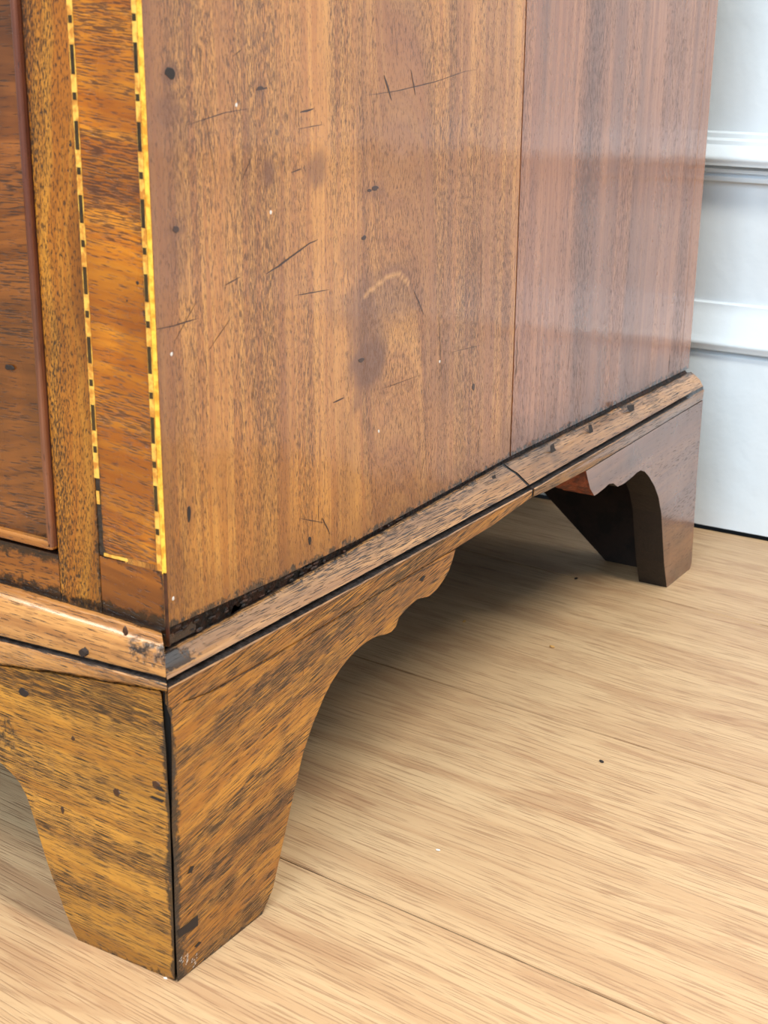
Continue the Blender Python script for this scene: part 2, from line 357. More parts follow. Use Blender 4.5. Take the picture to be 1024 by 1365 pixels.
def side_board(name, y0, y1, mat, zsplit=.36, cell=.0016, crack0=0, crack1=0, parent=chest, th=.018, miter=True):
    ny = max(2, int((y1-y0)/cell)); nzv = int((zsplit-.124)/cell)
    bm = bmesh.new(); bm.verts.layers.float_color.new('wear'); bm.verts.layers.float.new('warp'); rows = []
    lw = bm.verts.layers.float_color['wear']; lp = bm.verts.layers.float['warp']
    for j in range(nzv+2):
        row = []
        for i in range(ny+1):
            u = y0+(y1-y0)*i/ny; zb = zbot(u)
            v = zb+(zsplit-zb)*j/nzv if j <= nzv else ZT
            uu = u
            if crack0 and i == 0: uu += .0006+.0006*smstep(.19, .15, v)*(.6+mnoise.noise(Vector((0, 0, v*300)))) + .0012*nz3(0, v, 8)
            if crack1 and i == ny: uu -= .0004 - .0012*nz3(0, v, 8)
            x = side_x(uu, v) + .00025*nz3(u, v, 14)
            vt = bm.verts.new((x, uu, v)); vt[lw] = (*side_wear(uu, v), 1); vt[lp] = side_warp(uu, v); row.append(vt)
        rows.append(row)
    J = len(rows)
    for j in range(J-1):
        for i in range(ny): bm.faces.new((rows[j][i], rows[j][i+1], rows[j+1][i+1], rows[j+1][i]))
    # back and edges
    loop = [rows[0][i] for i in range(ny+1)] + [rows[j][ny] for j in range(1, J)] + [rows[J-1][i] for i in range(ny-1, -1, -1)] + [rows[j][0] for j in range(J-2, 0, -1)]
    bl = [bm.verts.new((v.co.x-th, v.co.y, v.co.z)) for v in loop]
    n = len(loop)
    for v in bl: v[lw] = (0, 0, 0, 1)
    for i in range(n): bm.faces.new((loop[i], loop[(i+1) % n], bl[(i+1) % n], bl[i]))
    bm.faces.new(bl[::-1])
    return link(name, bm, mat, parent)
YC1 = .2636
# the boards stay vertical-seamed at the crack
def crack_y(v): return .2636-.0066*(v-.127)/.2
side_board('side_board', FY+.00005, .2605, MAT['side'], crack1=1)
side_board('side_board', .2605, .4850, MAT['side2'], crack0=1)
side_board('side_board', .4853, YB, MAT['side2'])
bm = bmesh.new(); box(bm, (-.020-.012, .02, .118), (-.0245, .498, ZT)); link('crack_shade_backing', bm, MAT['black'], chest)  # black sheet added behind the boards, standing in for shade in the crack

# ---- surface marks on the side (slivers of dark wax in scratches, one part)
def sliver(bm, pts, wpx, lift=.00009):
    """pts in photo px on the side face, width in px"""
    P = []
    for px, py in pts:
        y, z = sp(px, py); P.append(Vector((side_x(y, z)+.00025*nz3(y, z, 14)+lift, y, z)))
    mm = .00030*wpx; n = len(P)
    # resample with tapered width
    Q = []
    for i in range(n-1):
        L = (P[i+1]-P[i]).length; k = max(2, int(L/.002))
        for j in range(k): Q.append(P[i].lerp(P[i+1], j/k))
    Q.append(P[-1]); m = len(Q); lv = []; rv = []
    for i, q in enumerate(Q):
        d = (Q[min(i+1, m-1)]-Q[max(i-1, 0)]).normalized(); s = Vector((0, -d.z, d.y))
        wd = mm*(math.sin(math.pi*(i+.35)/(m-1+.7))**.6)*(.8+.5*random.random())/2
        c = q+s*random.uniform(-.15, .15)*mm
        lv.append(bm.verts.new(c+s*wd)); rv.append(bm.verts.new(c-s*wd))
    for i in range(m-1): bm.faces.new((lv[i], lv[i+1], rv[i+1], rv[i]))
bm = bmesh.new()
for pts, wd in [([(512, 100), (517, 116), (522, 134)], 3.4), ([(547.5, 92), (554, 127)], 2.2), ([(483, 128), (530, 121), (580, 109), (620, 95), (634, 93)], .9),
                ([(355, 365), (375, 352), (396, 336), (410, 326), (424, 319)], 2.4), ([(300, 380), (320, 369)], 1.2), ([(393, 394), (439, 386)], 1.1), ([(208, 439), (232, 434), (264, 424)], 1.2),
                ([(444, 537), (459, 530)], 1.8), ([(322, 240), (337, 206)], .9), ([(388, 230), (402, 225)], 1.2), ([(341, 120), (356, 117)], 2.), ([(400, 150), (418, 145)], 2.2), ([(230, 460), (262, 401)], .9),
                ([(245, 168), (300, 150), (330, 145)], .8), ([(397, 172), (430, 166)], .8), ([(642, 312), (641.5, 360), (641, 420)], .9), ([(638, 586), (637, 603)], 1.6), ([(893, 473), (892, 484), (891, 497)], 3.),
                ([(429, 690), (436, 703), (440, 712)], 2.), ([(424, 672), (425, 698)], 1.), ([(400, 691), (432, 697)], .9), ([(551, 386), (558, 402), (565, 420)], 1.8), ([(276, 470), (310, 420)], .8),
                ([(265, 60), (268, 100)], .8), ([(585, 420), (588, 500)], .9), ([(690, 440), (689, 470), (687.5, 500)], 1.2), ([(310, 75), (322, 66)], .8), ([(560, 640), (566, 610)], .8), ([(335, 540), (340, 500)], .8),
                ([(600, 470), (640, 460)], .6), ([(505, 520), (560, 500)], .6), ([(270, 130), (290, 260)], .5), ([(350, 420), (372, 330)], .5)]:
    sliver(bm, pts, wd)
link('surface_scratches', bm, MAT['mark'], chest, kind='stuff', label='fine dark scratches and hairline cracks')
def disc(px, py, rx, ry, mat, name, lift=.0001, plane='s'):
    bm = bmesh.new(); n = 12
    if plane == 's':
        y, z = sp(px, py); c = Vector((side_x(y, z)+.00025*nz3(y, z, 14)+lift, y, z)); e1, e2 = Vector((0, 1, 0)), Vector((0, 0, 1))
    elif plane == 'f': c = at(px, py, 1, -lift); e1, e2 = Vector((1, 0, 0)), Vector((0, 0, 1))
    elif plane == 'b': c = at(px, py, 0, lift); e1, e2 = Vector((0, 1, 0)), Vector((0, 0, 1))
    elif plane == 'p': c = at(px, py, 1, FY-lift); e1, e2 = Vector((1, 0, 0)), Vector((0, 0, 1))
    inn = []; out = []
    nrm = e1.cross(e2)
    if plane in 'fp': nrm = Vector((0, -1, 0))
    for i in range(n):
        a = 2*math.pi*i/n; k = random.uniform(.8, 1.15)
        out.append(bm.verts.new(c+(e1*math.cos(a)*rx+e2*math.sin(a)*ry)*k*.00032-nrm*lift*1.5))
        inn.append(bm.verts.new(c+(e1*math.cos(a)*rx+e2*math.sin(a)*ry)*k*.00026))
    for i in range(n): bm.faces.new((out[i], out[(i+1) % n], inn[(i+1) % n], inn[i]))
    bm.faces.new(inn)
    return link(name, bm, mat, chest)
for q in [(227, 98, 5, 6), (493, 254, 3, 2), (500, 251, 5, 3), (485.6, 317, 4, 3), (252, 686, 2.2, 9), (413, 721, 2.2, 6), (234, 306, 3, 4), (575-93, 480, 5, 3), (631, 516, 3, 5), (347, 117, 4, 2)]:
    disc(*q[:2], q[2]*(1.7 if q[2] < 6 else 1), q[3], MAT['holem' if q[0] in (227, 252, 413) else 'mark'], 'dent')
for q in [(315, 140), (228.5, 472), (361, 283), (231, 798), (586, 482), (505, 575)]: disc(*q, 2.2, 2.2, MAT['speck'], 'paint_speck')

# ---- front face parts (plane y = FY)
def fplate(name, x0, x1, z0, z1, mat, proud=0., th=.016, bevel=.0003, cell=0, wear=None, label=None, parent=chest, nolean=False):
    out = [(x0, z0), (x1, z0), (x1, z1), (x0, z1)] if not isinstance(z0, tuple) else [(x0, z0[0]), (x1, z0[1]), (x1, z1), (x0, z1)]
    return plate(name, out, lambda u, v, d: Vector((lx(u, v), FY-proud+d, v)), th, mat, parent, cell=cell, wear=wear, bevel=bevel, label=label)
XE = -.0081            # corner edge at z=.147
def wear_fn(*rects):
    """grime bands: (x0,x1,z0,z1,strength,soft)"""
    def f(u, v):
        g = 0; n = nz3(u, v, 130)
        for x0, x1, z0, z1, k, s in rects:
            d = max(x0-u, u-x1, z0-v, v-z1, 0); g = max(g, k*smstep(s*(1+.6*n), 0, d))
        return (g, g*.5, 0)
    return f
ZMT = .1285            # top of front moulding at the carcass
fplate('front_stile', -.05590, -.03735, .120, ZT, MAT['stile'], cell=.003, wear=wear_fn((-.056, -.037, .1, .1285, .6, .004), (-.0380, -.037, .12, .17, .5, .001)))
fplate('crossband_panel', -.03505, -.01205, .1488, ZT, MAT['band'], th=.003, cell=.003, wear=wear_fn((-.0125, -.012, .147, .36, .4, .0009), (-.0352, -.0345, .147, .19, .5, .001)))
bm = bmesh.new()
for v in box(bm, (-.0374, FY+.0032, .1478), (XE-.0012, FY+.016, ZT)): v.co.x = lx(v.co.x, v.co.z)
link('corner_post', bm, MAT['rawdark'], chest)
fplate('corner_block', -.03720, XE-.0016, .1205, .1471, MAT['block'], cell=.003, wear=wear_fn((-.04, 0, .11, .1300, .7, .0045), (XE-.0025, 0, .12, .15, .5, .001), (-.04, 0, .1465, .148, .5, .0008)))
# dark side-panel edge showing below the stringing
bm = bmesh.new()
for v in box(bm, (XE-.0015, FY-.0001, .121), (XE+.0001, FY+.0004, .1471)): v.co.x = lx(v.co.x, v.co.z)
link('corner_edge_strip', bm, plain('worn_edge', srgb(70, 32, 18), .4, .3, 600, .0002, 300., srgb(40, 18, 12)), chest, bevel=.0002)
# stringing: pale strip with dark inlay blocks let into it
def stringing(x0, x1, z0, z1, phase, mat, top_missing=None, n=22):
    s = fplate('stringing', x0, x1, z0, z1, mat, proud=.00006, th=.003, bevel=0, cell=.003,
               wear=None)
    z = phase
    k = 0
    per = .0223
    i = 0
    zc = phase
    while zc < z1-.004:
        for dz, h in ((0, .0022), (.0097, .0086)):
            za = zc+dz; a, b = za-h/2+random.uniform(-.0003, .0003), za+h/2+random.uniform(-.0003, .0003)
            if a > z0 and b < z1: fplate('inlay_block', x0+.00028, x1-.00028, a, b, MAT['ebony'], proud=.00014, th=.002, bevel=0, parent=s)
        zc += per
    return s
ZMAX = .60
# phases from the photo: long block centre .3066/.2844/.2621 on the left line, .3076/.2851/.2625/.2399 on the right
pL = .3181-.0223*5; pR = .3188-.0226*7
def string_left():
    s = fplate('stringing', -.03730, -.03510, .1745, ZMAX, MAT['box'], proud=.00006, th=.003, bevel=0)
    zc = .3181+.0223*12
    while zc > .17:
        for c, h in ((zc, .0022), (zc-.0116, .0086)):
            if c-h/2 > .1755: fplate('inlay_block', -.03730+.00035, -.03510-.00035, c-h/2, c+h/2, MAT['ebony'], proud=.00014, th=.002, bevel=0, parent=s)
        zc -= .0223
string_left()
fplate('stringing', -.03720, -.03520, .1475, .1744, MAT['wax'], proud=-.0003, th=.002, bevel=0, label='dark groove where the pale inlay line is lost')
fplate('stringing', -.03690, -.03560, .1655, .1700, MAT['box'], proud=.0000, th=.002, bevel=0, label='broken remnant of pale inlay line')
def string_right():
    s = fplate('stringing', -.01200, -.01010, .1472, ZMAX, MAT['box'], proud=.00006, th=.003, bevel=0)
    zc = .3188+.0226*12
    while zc > .14:
        for c, h in ((zc, .0021), (zc-.0113, .0086)):
            if c-h/2 > .1478: fplate('inlay_block', -.01200+.00015, -.01010-.00030, c-h/2, c+h/2, MAT['ebony'], proud=.00014, th=.002, bevel=0, parent=s)
        zc -= .0226
    fplate('edge_stringing', -.01008, XE, .1462, ZT, MAT['box2'], proud=.0001, th=.003, bevel=.0003, label='plain yellow boxwood line on the corner edge')
string_right()
fplate('stringing', -.0350, -.0245, .1475, .1486, MAT['box'], proud=.00005, th=.003, bevel=0, label='short pale inlay line under the crossbanded panel')
fplate('stringing', -.0245, -.0121, .1473, .1486, MAT['wax'], proud=-.0001, th=.003, bevel=0, label='dark part of the inlay line under the panel')
for zz in (.3019, .2790, .2570, .2080, .1930): pass
# bottom rail, drawer fronts with cock beads
fplate('bottom_rail', XL+.058, -.05625, .120, .1437, MAT['rail'], cell=.008, wear=wear_fn((-1, 0, .11, .1300, .7, .003), (-1, 0, .1425, .15, .75, .0018)))
bm = bmesh.new(); box(bm, (XL+.03, FY+.017, .120), (-.030, FY+.034, ZT-.02)); link('carcass_frame', bm, MAT['black'], chest)
def drawer(z0, z1):
    xr, xl = -.0566, XL+.0566
    dw = wear_fn((-.0615, -.05, z0, z1, .30, .006), (-1, 0, z0, z0+.002, .35, .008))
    d = fplate('drawer', xl+.0024, xr-.0024, z0+.0024, z1-.0024, MAT['drawer'], proud=-.0006, th=.018, cell=.0 if z0 > .4 else .006, wear=dw if z0 < .4 else None)
    for nm, a, b, c, e, m in (('cock_bead', xr-.0024, xr, z0, z1, 'bead'), ('cock_bead', xl, xl+.0024, z0, z1, 'bead'), ('cock_bead', xl, xr-.0001, z0-.0005, z0+.0026, 'bead_h'), ('cock_bead', xl, xr, z1-.0024, z1, 'bead_h')):
        fplate(nm, a, b, c, e, MAT[m], proud=.0022, th=.012, bevel=.0009, parent=d)
    if True:
        for hx in (-.20, -.75):
            zc = (z0+z1)/2; bm = bmesh.new(); bmesh.ops.create_uvsphere(bm, u_segments=20, v_segments=12, radius=.014)
            for v in bm.verts: v.co = Vector((v.co.x+hx, FY-.022+v.co.y*.7, zc+v.co.z))
            r = bmesh.ops.create_cone(bm, segments=16, radius1=.007, radius2=.006, depth=.02, cap_ends=True, matrix=Matrix.Translation((hx, FY-.009, zc)) @ Matrix.Rotation(math.pi/2, 4, 'X'))
            link('knob', bm, MAT['bead'], d, smooth=True)
drawer(.1460, .3480); drawer(.3640, .5340); drawer(.5500, .6640); drawer(.6800, .7720)
for zr in (.3500, .5360, .6660): fplate('drawer_rail', XL+.058, -.0562, zr, zr+.012, MAT['rail'], bevel=.0003)
fplate('top_rail', XL+.058, -.0562, .774, ZT, MAT['rail'], bevel=.0003)
fplate('front_stile', XL, XL+.0575, .120, ZT, MAT['stile'])
for zz in (.3019, .2804): pass
for q in [(93.5, 193.5, 1.7, 1.7), (183, 377, 2.2, 2.2), (169, 401, 1.2, 1.2), (12, 490, 7, 3)]: disc(*q, MAT['holem'], 'nail_hole', plane='p')

# ---- other carcass sides (never in view, but they are there)
bm = bmesh.new(); box(bm, (XL-.002, FY+.0165, .124), (XL+.016, YB, ZT)); link('side_board', bm, MAT['side2'], chest)
bm = bmesh.new(); box(bm, (XL+.017, YB-.012, .118), (-.034, YB-.001, ZT-.001)); link('back_panel', bm, MAT['rawdark'], chest)
bm = bmesh.new(); box(bm, (XL+.017, .03, .112), (-.034, YB-.013, .119)); link('bottom_board', bm, MAT['rawdark'], chest)
bm = bmesh.new(); box(bm, (XL-.014, -.004, ZT+.0005), (-.002, YB+.003, ZT+.024)); link('top_board', bm, MAT['mould_f'], chest, bevel=.006, segs=3)

# ---- base mouldings
def loft(name, stations, mat, wearf=None, label=None, smooth=True, mat2=None, k2=99, groove=()):
    """stations: list of lists of 3D points (closed profile), same count"""
    bm = bmesh.new(); lw = bm.verts.layers.float_color.new('wear'); rows = []
    for st in stations:
        row = []
        for k, p in enumerate(st):
            v = bm.verts.new(p); v[lw] = (*(wearf(Vector(p), k) if wearf else (0, 0, 0)), 1); row.append(v)
        rows.append(row)
    n = len(rows[0])
    for a, b in zip(rows, rows[1:]):
        for i in range(n):
            f = bm.faces.new((a[i], a[(i+1) % n], b[(i+1) % n], b[i]))
            if mat2 and k2 <= i < n-2: f.material_index = 1
            if i in groove: f.material_index = 2
    bm.faces.new(rows[0]); bm.faces.new(rows[-1][::-1])
    ob = link(name, bm, mat, chest, label=label)
    ob.data.materials.append(mat2 or mat); ob.data.materials.append(MAT['wax'])
    if smooth:
        for p in ob.data.polygons: p.use_smooth = len(p.vertices) == 4
        m = ob.modifiers.new('edge', 'EDGE_SPLIT'); m.split_angle = math.radians(50)
    return ob
ztT = [(-.02, .1197), (.0111, .1197), (.0718, .1207), (.1291, .1225), (.2563, .1262), (.4914, .1250), (.51, .1250)]
zgT = [(-.02, .1141), (.0004, .1141), (.2656, .1137), (.4705, .1166), (.51, .1168)]
zsT = [(-.02, .1052), (0, .1050), (.022, .1022), (.069, .1024), (.0965, .1028), (.156, .1034), (.193, .1036), (.227, .1045), (.262, .1075), (.280, .1064), (.329, .1056), (.5, .1090), (.51, .1090)]
def prof_side(y, rag=0):
    zt, zg, zs = lerp_tab(ztT, y), lerp_tab(zgT, y), lerp_tab(zsT, y)
    e = .0003*nz3(y, 0, 90)+.0002*nz3(y, 2, 300)
    f = min(max(y/.5, 0), 1); gd = .0020*(smstep(.482, .468, y)); lp = .0009*(smstep(.482, .468, y))
    return [(-.0145, zt-.0012), (-.0098, zt-.0002+e), (-.0084, zt+e), (-.0074, zt-.0006+e), (-.0052, zt-.0022), (-.0028, zt-.0040), (-.0012, zg+.0016), (-.0005, zg+.0008),
            (-.0004-gd, zg+.0007), (-.0004-gd, zg-.0006), (.0000+lp, zg-.0013), (.0004+lp*.8, zg-.0019), (.0003, zg-.0026), (.0001, (zg+zs)/2), (.00005+.0001*e, zs+.0004), (-.0004, zs), (-.022, zs), (-.022, zt-.0012)]
def mould_wear(p, k):
    n = nz3(p.y*2, p.z*2, 60); g = 0
    if k in (8, 9): g = .5
    elif k in (0, 1): g = .95
    elif k in (2, 3): g = .38+.2*n
    g = max(g, .66*smstep(.05, .004, p.y)*(k in (3, 4, 5))*(.75+n))
    return (g, .3*max(0, n), .0)
def ys(a, b, d): n = max(1, int((b-a)/d)); return [a+(b-a)*i/n for i in range(n+1)]
# crack in the moulding: wanders from the top edge back and down to the lower edge
def crack_at(z): return .2520 + .012*smstep(.1262, .1135, z) + .004*smstep(.114, .110, z)
def side_mould(y0, y1, sh0, sh1):
    Y = ys(y0, y1, .0025); st = []
    for i, y in enumerate(Y):
        P = []
        for o, z in prof_side(y):
            yy = y
            if sh0 and y < y0+.025: yy = sh0(o, z)+(y-y0)*(y0+.025-sh0(o, z))/.025 if True else y
            if sh1 and y > y1-.025: yy = y-(y-(y1-.025))*(y1-sh1(o, z))/.025
            P.append((o, yy, z))
        st.append(P)
    return st
mit = lambda o, z: min(-o*.9, .0135) if o < 0 else -o
loft('base_moulding', side_mould(0, .262, mit, lambda o, z: crack_at(z)-.0011), MAT['mould_s'], mould_wear, mat2=MAT['foot_s'], k2=11, groove=(8, 9))
loft('base_moulding', side_mould(.262, .4987, lambda o, z: crack_at(z)+.0013, None), MAT['mould_s'], mould_wear, groove=(8, 9))
# dark wax in the crack
bm = bmesh.new(); pr = prof_side(.262)[2:15]; L = []; R = []
for o, z in pr:
    L.append(bm.verts.new((o-.0004, crack_at(z)-.0016, z))); R.append(bm.verts.new((o-.0004, crack_at(z)+.0018, z)))
for i in range(len(pr)-1): bm.faces.new((L[i], L[i+1], R[i+1], R[i]))
bmesh.ops.solidify(bm, geom=bm.faces[:], thickness=.0008)
link('wax_filler', bm, MAT['wax'], chest, label='black filler in the moulding crack')
# recess between carcass and side moulding, its shade painted as a dark filler strip
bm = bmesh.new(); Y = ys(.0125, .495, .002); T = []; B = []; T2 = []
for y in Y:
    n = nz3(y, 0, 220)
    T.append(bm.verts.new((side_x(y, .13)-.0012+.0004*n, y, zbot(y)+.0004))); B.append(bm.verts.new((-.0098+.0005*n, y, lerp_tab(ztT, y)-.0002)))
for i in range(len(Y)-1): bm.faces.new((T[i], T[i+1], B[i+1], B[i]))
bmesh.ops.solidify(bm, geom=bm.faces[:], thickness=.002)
link('recess_shade_fill', bm, MAT['recess_dark'], chest, label='dark strip painting the shaded gap above the side moulding')
# chips of wax and splinters lodged in the recess
bm = bmesh.new()
for k in range(46):
    y = .014+.15*random.random()**1.3; z0, z1 = lerp_tab(ztT, y), zbot(y); z = z0+(z1-z0)*random.uniform(.1, .9)
    r = bmesh.ops.create_icosphere(bm, subdivisions=1, radius=1); s = (random.uniform(.0003, .0007), random.uniform(.0008, .003), random.uniform(.0003, .0009))
    for v in r['verts']: v.co = Vector((v.co.x*s[0]-.0092, v.co.y*s[1]+y, v.co.z*s[2]+z))
link('recess_chips', bm, MAT['recess_dark'], chest, kind='stuff')
bm = bmesh.new(); y, z = .0475, .1226
vs = [bm.verts.new((-.0078, y+a*.0035, z+b*.0016)) for a, b in ((-1, -.8), (.1, -.6), (1, .1), (.2, .2), (-.3, 1.2), (-.7, .4))]
bm.faces.new(vs); bmesh.ops.solidify(bm, geom=bm.faces[:], thickness=.0008); link('wood_splinter', bm, MAT['block'], chest)

# front moulding
zbF = [(-1, .1010), (-.09, .1010), (-.0764, .1020), (-.04, .1068), (-.0015, .1112), (.01, .1114)]
ztF = [(-1, .1290), (-.0739, .1283), (.01, .1262)]
zgF = [(-1, .1120), (-.0755, .1121), (-.0014, .1148), (.01, .1150)]
def prof_front(x):
    zt, zg, zs = lerp_tab(ztF, x), lerp_tab(zgF, x), lerp_tab(zbF, x)
    e = .00025*nz3(x, 5, 120)
    pts = [(.016, zt-.001), (.0095, zt-.0003+e), (.0084, zt+e), (.0060, zt-.0008), (.0036, zt-.0027), (.0016, zt-.0055), (.0004, zg+.0034), (-.0002, zg+.0018), (-.0001, zg+.0010),
           (.0012, zg+.0006), (.0012, zg-.0001), (-.0010, zg-.0006), (-.0018, zg-.0013), (-.0018, zs+.0014), (-.0010, zs+.0003+.0006*nz3(x, 9, 200)), (.0005, zs), (.022, zs), (.022, zt-.001)]
    return pts
def front_wear(p, k):
    n = nz3(p.x*2, p.z*2, 60); g = 0
    if k in (9, 10): g = .4
    elif k in (0, 1): g = .9
    elif k == 2: g = .3
    elif k == 14: g = .5
    g = max(g, .62*smstep(-.034, -.010, p.x)*(k in (4, 5, 6))*(.7+n))
    return (g, .25*max(0, n), .0)
X = ys(XL, -.1, .02)[:-1]+ys(-.1, 0, .0025); st = []
for x in X:
    P = []
    for yv, z in prof_front(x):
        o = -yv; xx = x
        if x > -.02: xx = x+(x+.02)/.02*(max(-yv, -.018)*1.0 - .0006)
        P.append((xx, yv, z))
    st.append(P)
loft('base_moulding', st, MAT['mould_f'], front_wear, mat2=MAT['foot_f'], k2=13, groove=(9, 10))
disc(109, 871, 6, 5, MAT['holem'], 'dent', lift=.0012, plane='f'); disc(166, 842, 3, 6, MAT['mark'], 'dent', lift=.0004, plane='f')

# ---- bracket feet
def px_side(L): return [(lambda p: (p.y, p.z))(at(a, b, 0, 0)) for a, b in L]
sbo = px_side([(364, 1184), (373.6, 1140), (389, 1070), (404, 1004), (417.5, 964), (433, 927), (443, 908), (454, 891), (466, 876), (479, 863.6), (488, 856), (498, 850), (506, 847), (514.5, 845.5), (522, 842), (528, 835), (532, 822.6), (542, 811.6), (550, 804),
               (558, 798), (565, 796.5), (572, 795), (579, 789), (585.6, 781.5), (592, 772), (598, 762), (603.6, 746), (607, 733)])
e = px_side([(233, 1210), (232, 1149), (229.4, 1104), (229.4, 1050), (229.4, 1006), (228.5, 975), (228, 958), (221.5, 946)])
out = [(.0000, .0003), (.0250, 0), (.0498, .0)] + sbo
top = [(y, lerp_tab(zsT, y)-.0001) for y in (.180, .150, .120, .0965, .069, .045, .022, .008)] + [(-.0006, .1108)]
out += top + [(max(a, -.0006), b) for a, b in e[::-1]]
fn = lambda u, v, d: Vector((-d, u, v))
def swear(u, v):
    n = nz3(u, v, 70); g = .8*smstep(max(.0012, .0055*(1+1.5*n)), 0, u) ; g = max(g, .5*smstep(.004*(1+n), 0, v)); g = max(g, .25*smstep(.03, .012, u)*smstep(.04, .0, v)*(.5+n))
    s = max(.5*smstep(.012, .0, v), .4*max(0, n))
    return (g, s, 0)
bracket = plate('bracket_foot', out, fn, .018, MAT['foot_s'], chest, cell=.003, clamp=lambda u, v, d: max(u, d+.0002) if u < .018 else u, wear=swear, bevel=.0006)
# front bracket
e = [(lambda p: (p.x, p.z))(at(a, b, 1, 0)) for a, b in [(215, 925), (217, 950), (221, 997), (223, 1036), (226, 1080), (229, 1173), (231, 1222)]]
l = [(lambda p: (p.x, p.z))(at(a, b, 1, 0)) for a, b in [(95, 1235), (86, 1213), (78, 1190), (69, 1167), (60, 1140), (51, 1110), (42, 1080), (35, 1060), (26, 1043), (15, 1030), (0, 1016)]]
lout = [(-.092, .0700), (-.102, .0780), (-.116, .0830), (-.130, .0835), (-.140, .0825), (-.146, .0860), (-.154, .0885), (-.168, .0880), (-.178, .0900), (-.186, .0950), (-.190, .1005)]
topf = [(x, lerp_tab(zbF, x)-.0009) for x in (-.15, -.12, -.095, -.076, -.06, -.04, -.02, -.0035)]
out = [(-.0012, .0002), (-.0250, .0001), (-.0462, .0)] + l + lout + topf + e
def fwear(u, v):
    n = nz3(u, v, 70); g = .75*smstep(max(.001, .0045*(1+1.5*n)), 0, -.001-u); g = max(g, .45*smstep(.005*(1+n), 0, v), .3*smstep(.006*(1+n), .001, .1105-v-(u+.0764)*0) if u > -.02 else 0)
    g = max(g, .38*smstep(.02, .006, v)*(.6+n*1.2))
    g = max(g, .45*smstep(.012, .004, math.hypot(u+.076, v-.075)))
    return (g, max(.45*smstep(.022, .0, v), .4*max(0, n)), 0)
ffn = lambda u, v, d: Vector((u, d, v))
plate('bracket_foot', out, ffn, .018, MAT['foot_f'], chest, cell=.003, clamp=lambda u, v, d: min(u, -d-.0035) if u > -.021 else u, wear=fwear, bevel=.0006)
# mirrored front bracket at the far left, plain
plate('bracket_foot', [(XL-x, z) for x, z in out], ffn, .018, MAT['foot_f'], chest, cell=0, bevel=.0006)
# glue block inside the corner, coloured black for the shade in the mitre
bm = bmesh.new(); box(bm, (-.045, .0195, .004), (-.0195, .045, .100)); link('glue_block', bm, MAT['black'], chest)
bm = bmesh.new(); vs = [(-.0030, .0012), (-.0012, .0030), (-.0185, .0190), (-.0190, .0185)]  # solid black prism puts the shade of the open mitre into colour
r0 = [bm.verts.new((x, y, .002)) for x, y in vs]; r1 = [bm.verts.new((x, y, .1095)) for x, y in vs]
for i in range(4): bm.faces.new((r0[i], r0[(i+1) % 4], r1[(i+1) % 4], r1[i]))
bm.faces.new(r0); bm.faces.new(r1); link('mitre_gap_shade', bm, MAT['black'], chest, label='black fill painting the shade in the front corner gap')
# rear side bracket
rb = px_side([(781.4, 628), (784, 640), (787, 651.7), (792.4, 660.8), (797, 658), (807, 649.9), (812, 645), (818, 644.4), (823.4, 648.8), (832.5, 644.4), (843.5, 635.3), (849, 630), (854.4, 626.9), (860, 629), (865.4, 635.3), (872.7, 648), (878, 662.7), (881.8, 684.6), (883.6, 717.4), (885.4, 750)])
out = rb + [(.4622, .0), (.4820, .0), (.5015, .0), (.5036, .0035), (.5000, .06), (.4993, .1086), (.46, lerp_tab(zsT, .46)-.0001), (.40, lerp_tab(zsT, .40)-.0001), (.36, lerp_tab(zsT, .36)-.0001)]
rw = lambda u, v: (max(.35*smstep(.006, 0, v), .3*smstep(.003, 0, v-.0)), .5*max(0, nz3(u, v, 50)), 0)
rbo = plate('bracket_foot', out, fn, .018, MAT['foot_r'], chest, cell=.004, wear=rw, bevel=.0008)
rbo.data.materials.append(MAT['edgew']); rbo.data.materials.append(MAT['raw'])
for p in rbo.data.polygons:
    if abs(p.normal.x) < .6: p.material_index = 2 if p.center.y < .345 and p.normal.y < -.2 else 1
# splintered end of the broken rear bracket
bm = bmesh.new(); n0 = px_side([(781.4, 628)])[0]
P = [(-.0015, n0[0], .1052), (-.0005, .3365, .0944), (-.0010, .3415, .0900), (-.0080, .3440, .0895), (-.0160, .3320, .0930), (-.0230, .3200, .1000), (-.0230, .3150, .1050), (-.010, .318, .1054)]
vs = [bm.verts.new(p) for p in P]; c = bm.verts.new((-.010, .3290, .0975)); vb = [bm.verts.new((p[0]-.001, p[1]+.012, p[2]+.0) if p[2] < .105 else (p[0], p[1]+.012, p[2])) for p in P]
for i in range(len(P)):
    j = (i+1) % len(P); bm.faces.new((vs[i], vs[j], c)); bm.faces.new((vs[j], vs[i], vb[i], vb[j]))
link('splintered_end', bm, MAT['raw'], chest, label='broken raw end of the rear bracket foot')
# rear board of the back foot and the far feet
def tri_board(name, xs, y0, y1, mat, flip=1):
    bm = bmesh.new(); P = [(xs[0], 0), (xs[1], 0), (xs[1], .104), (xs[2], .104)]
    a = [bm.verts.new((x, y0, z)) for x, z in P]; b = [bm.verts.new((x, y1, z)) for x, z in P]
    for i in range(4): bm.faces.new((a[i], a[(i+1) % 4], b[(i+1) % 4], b[i]))
    bm.faces.new(a); bm.faces.new(b); return link(name, bm, mat, chest, bevel=.0006)
tri_board('rear_foot_board', (-.0500, -.0185, -.176), .4850, .4990, MAT['rawdark'])
tri_board('rear_foot_board', (XL+.0500, XL+.0185, XL+.176), .4850, .4990, MAT['rawdark'])
# far side brackets (mirror of this side)
def mirror(ob):
    o = ob.copy(); o.data = ob.data.copy(); COL.objects.link(o); o.parent = chest
    for v in o.data.vertices: v.co.x = XL-v.co.x
    o.data.flip_normals(); return o
mirror(bracket); mirror(rbo)
bm = bmesh.new(); box(bm, (XL, .02, .1045), (XL+.022, YB, .124)); link('base_moulding', bm, MAT['mould_s'], chest, bevel=.004)

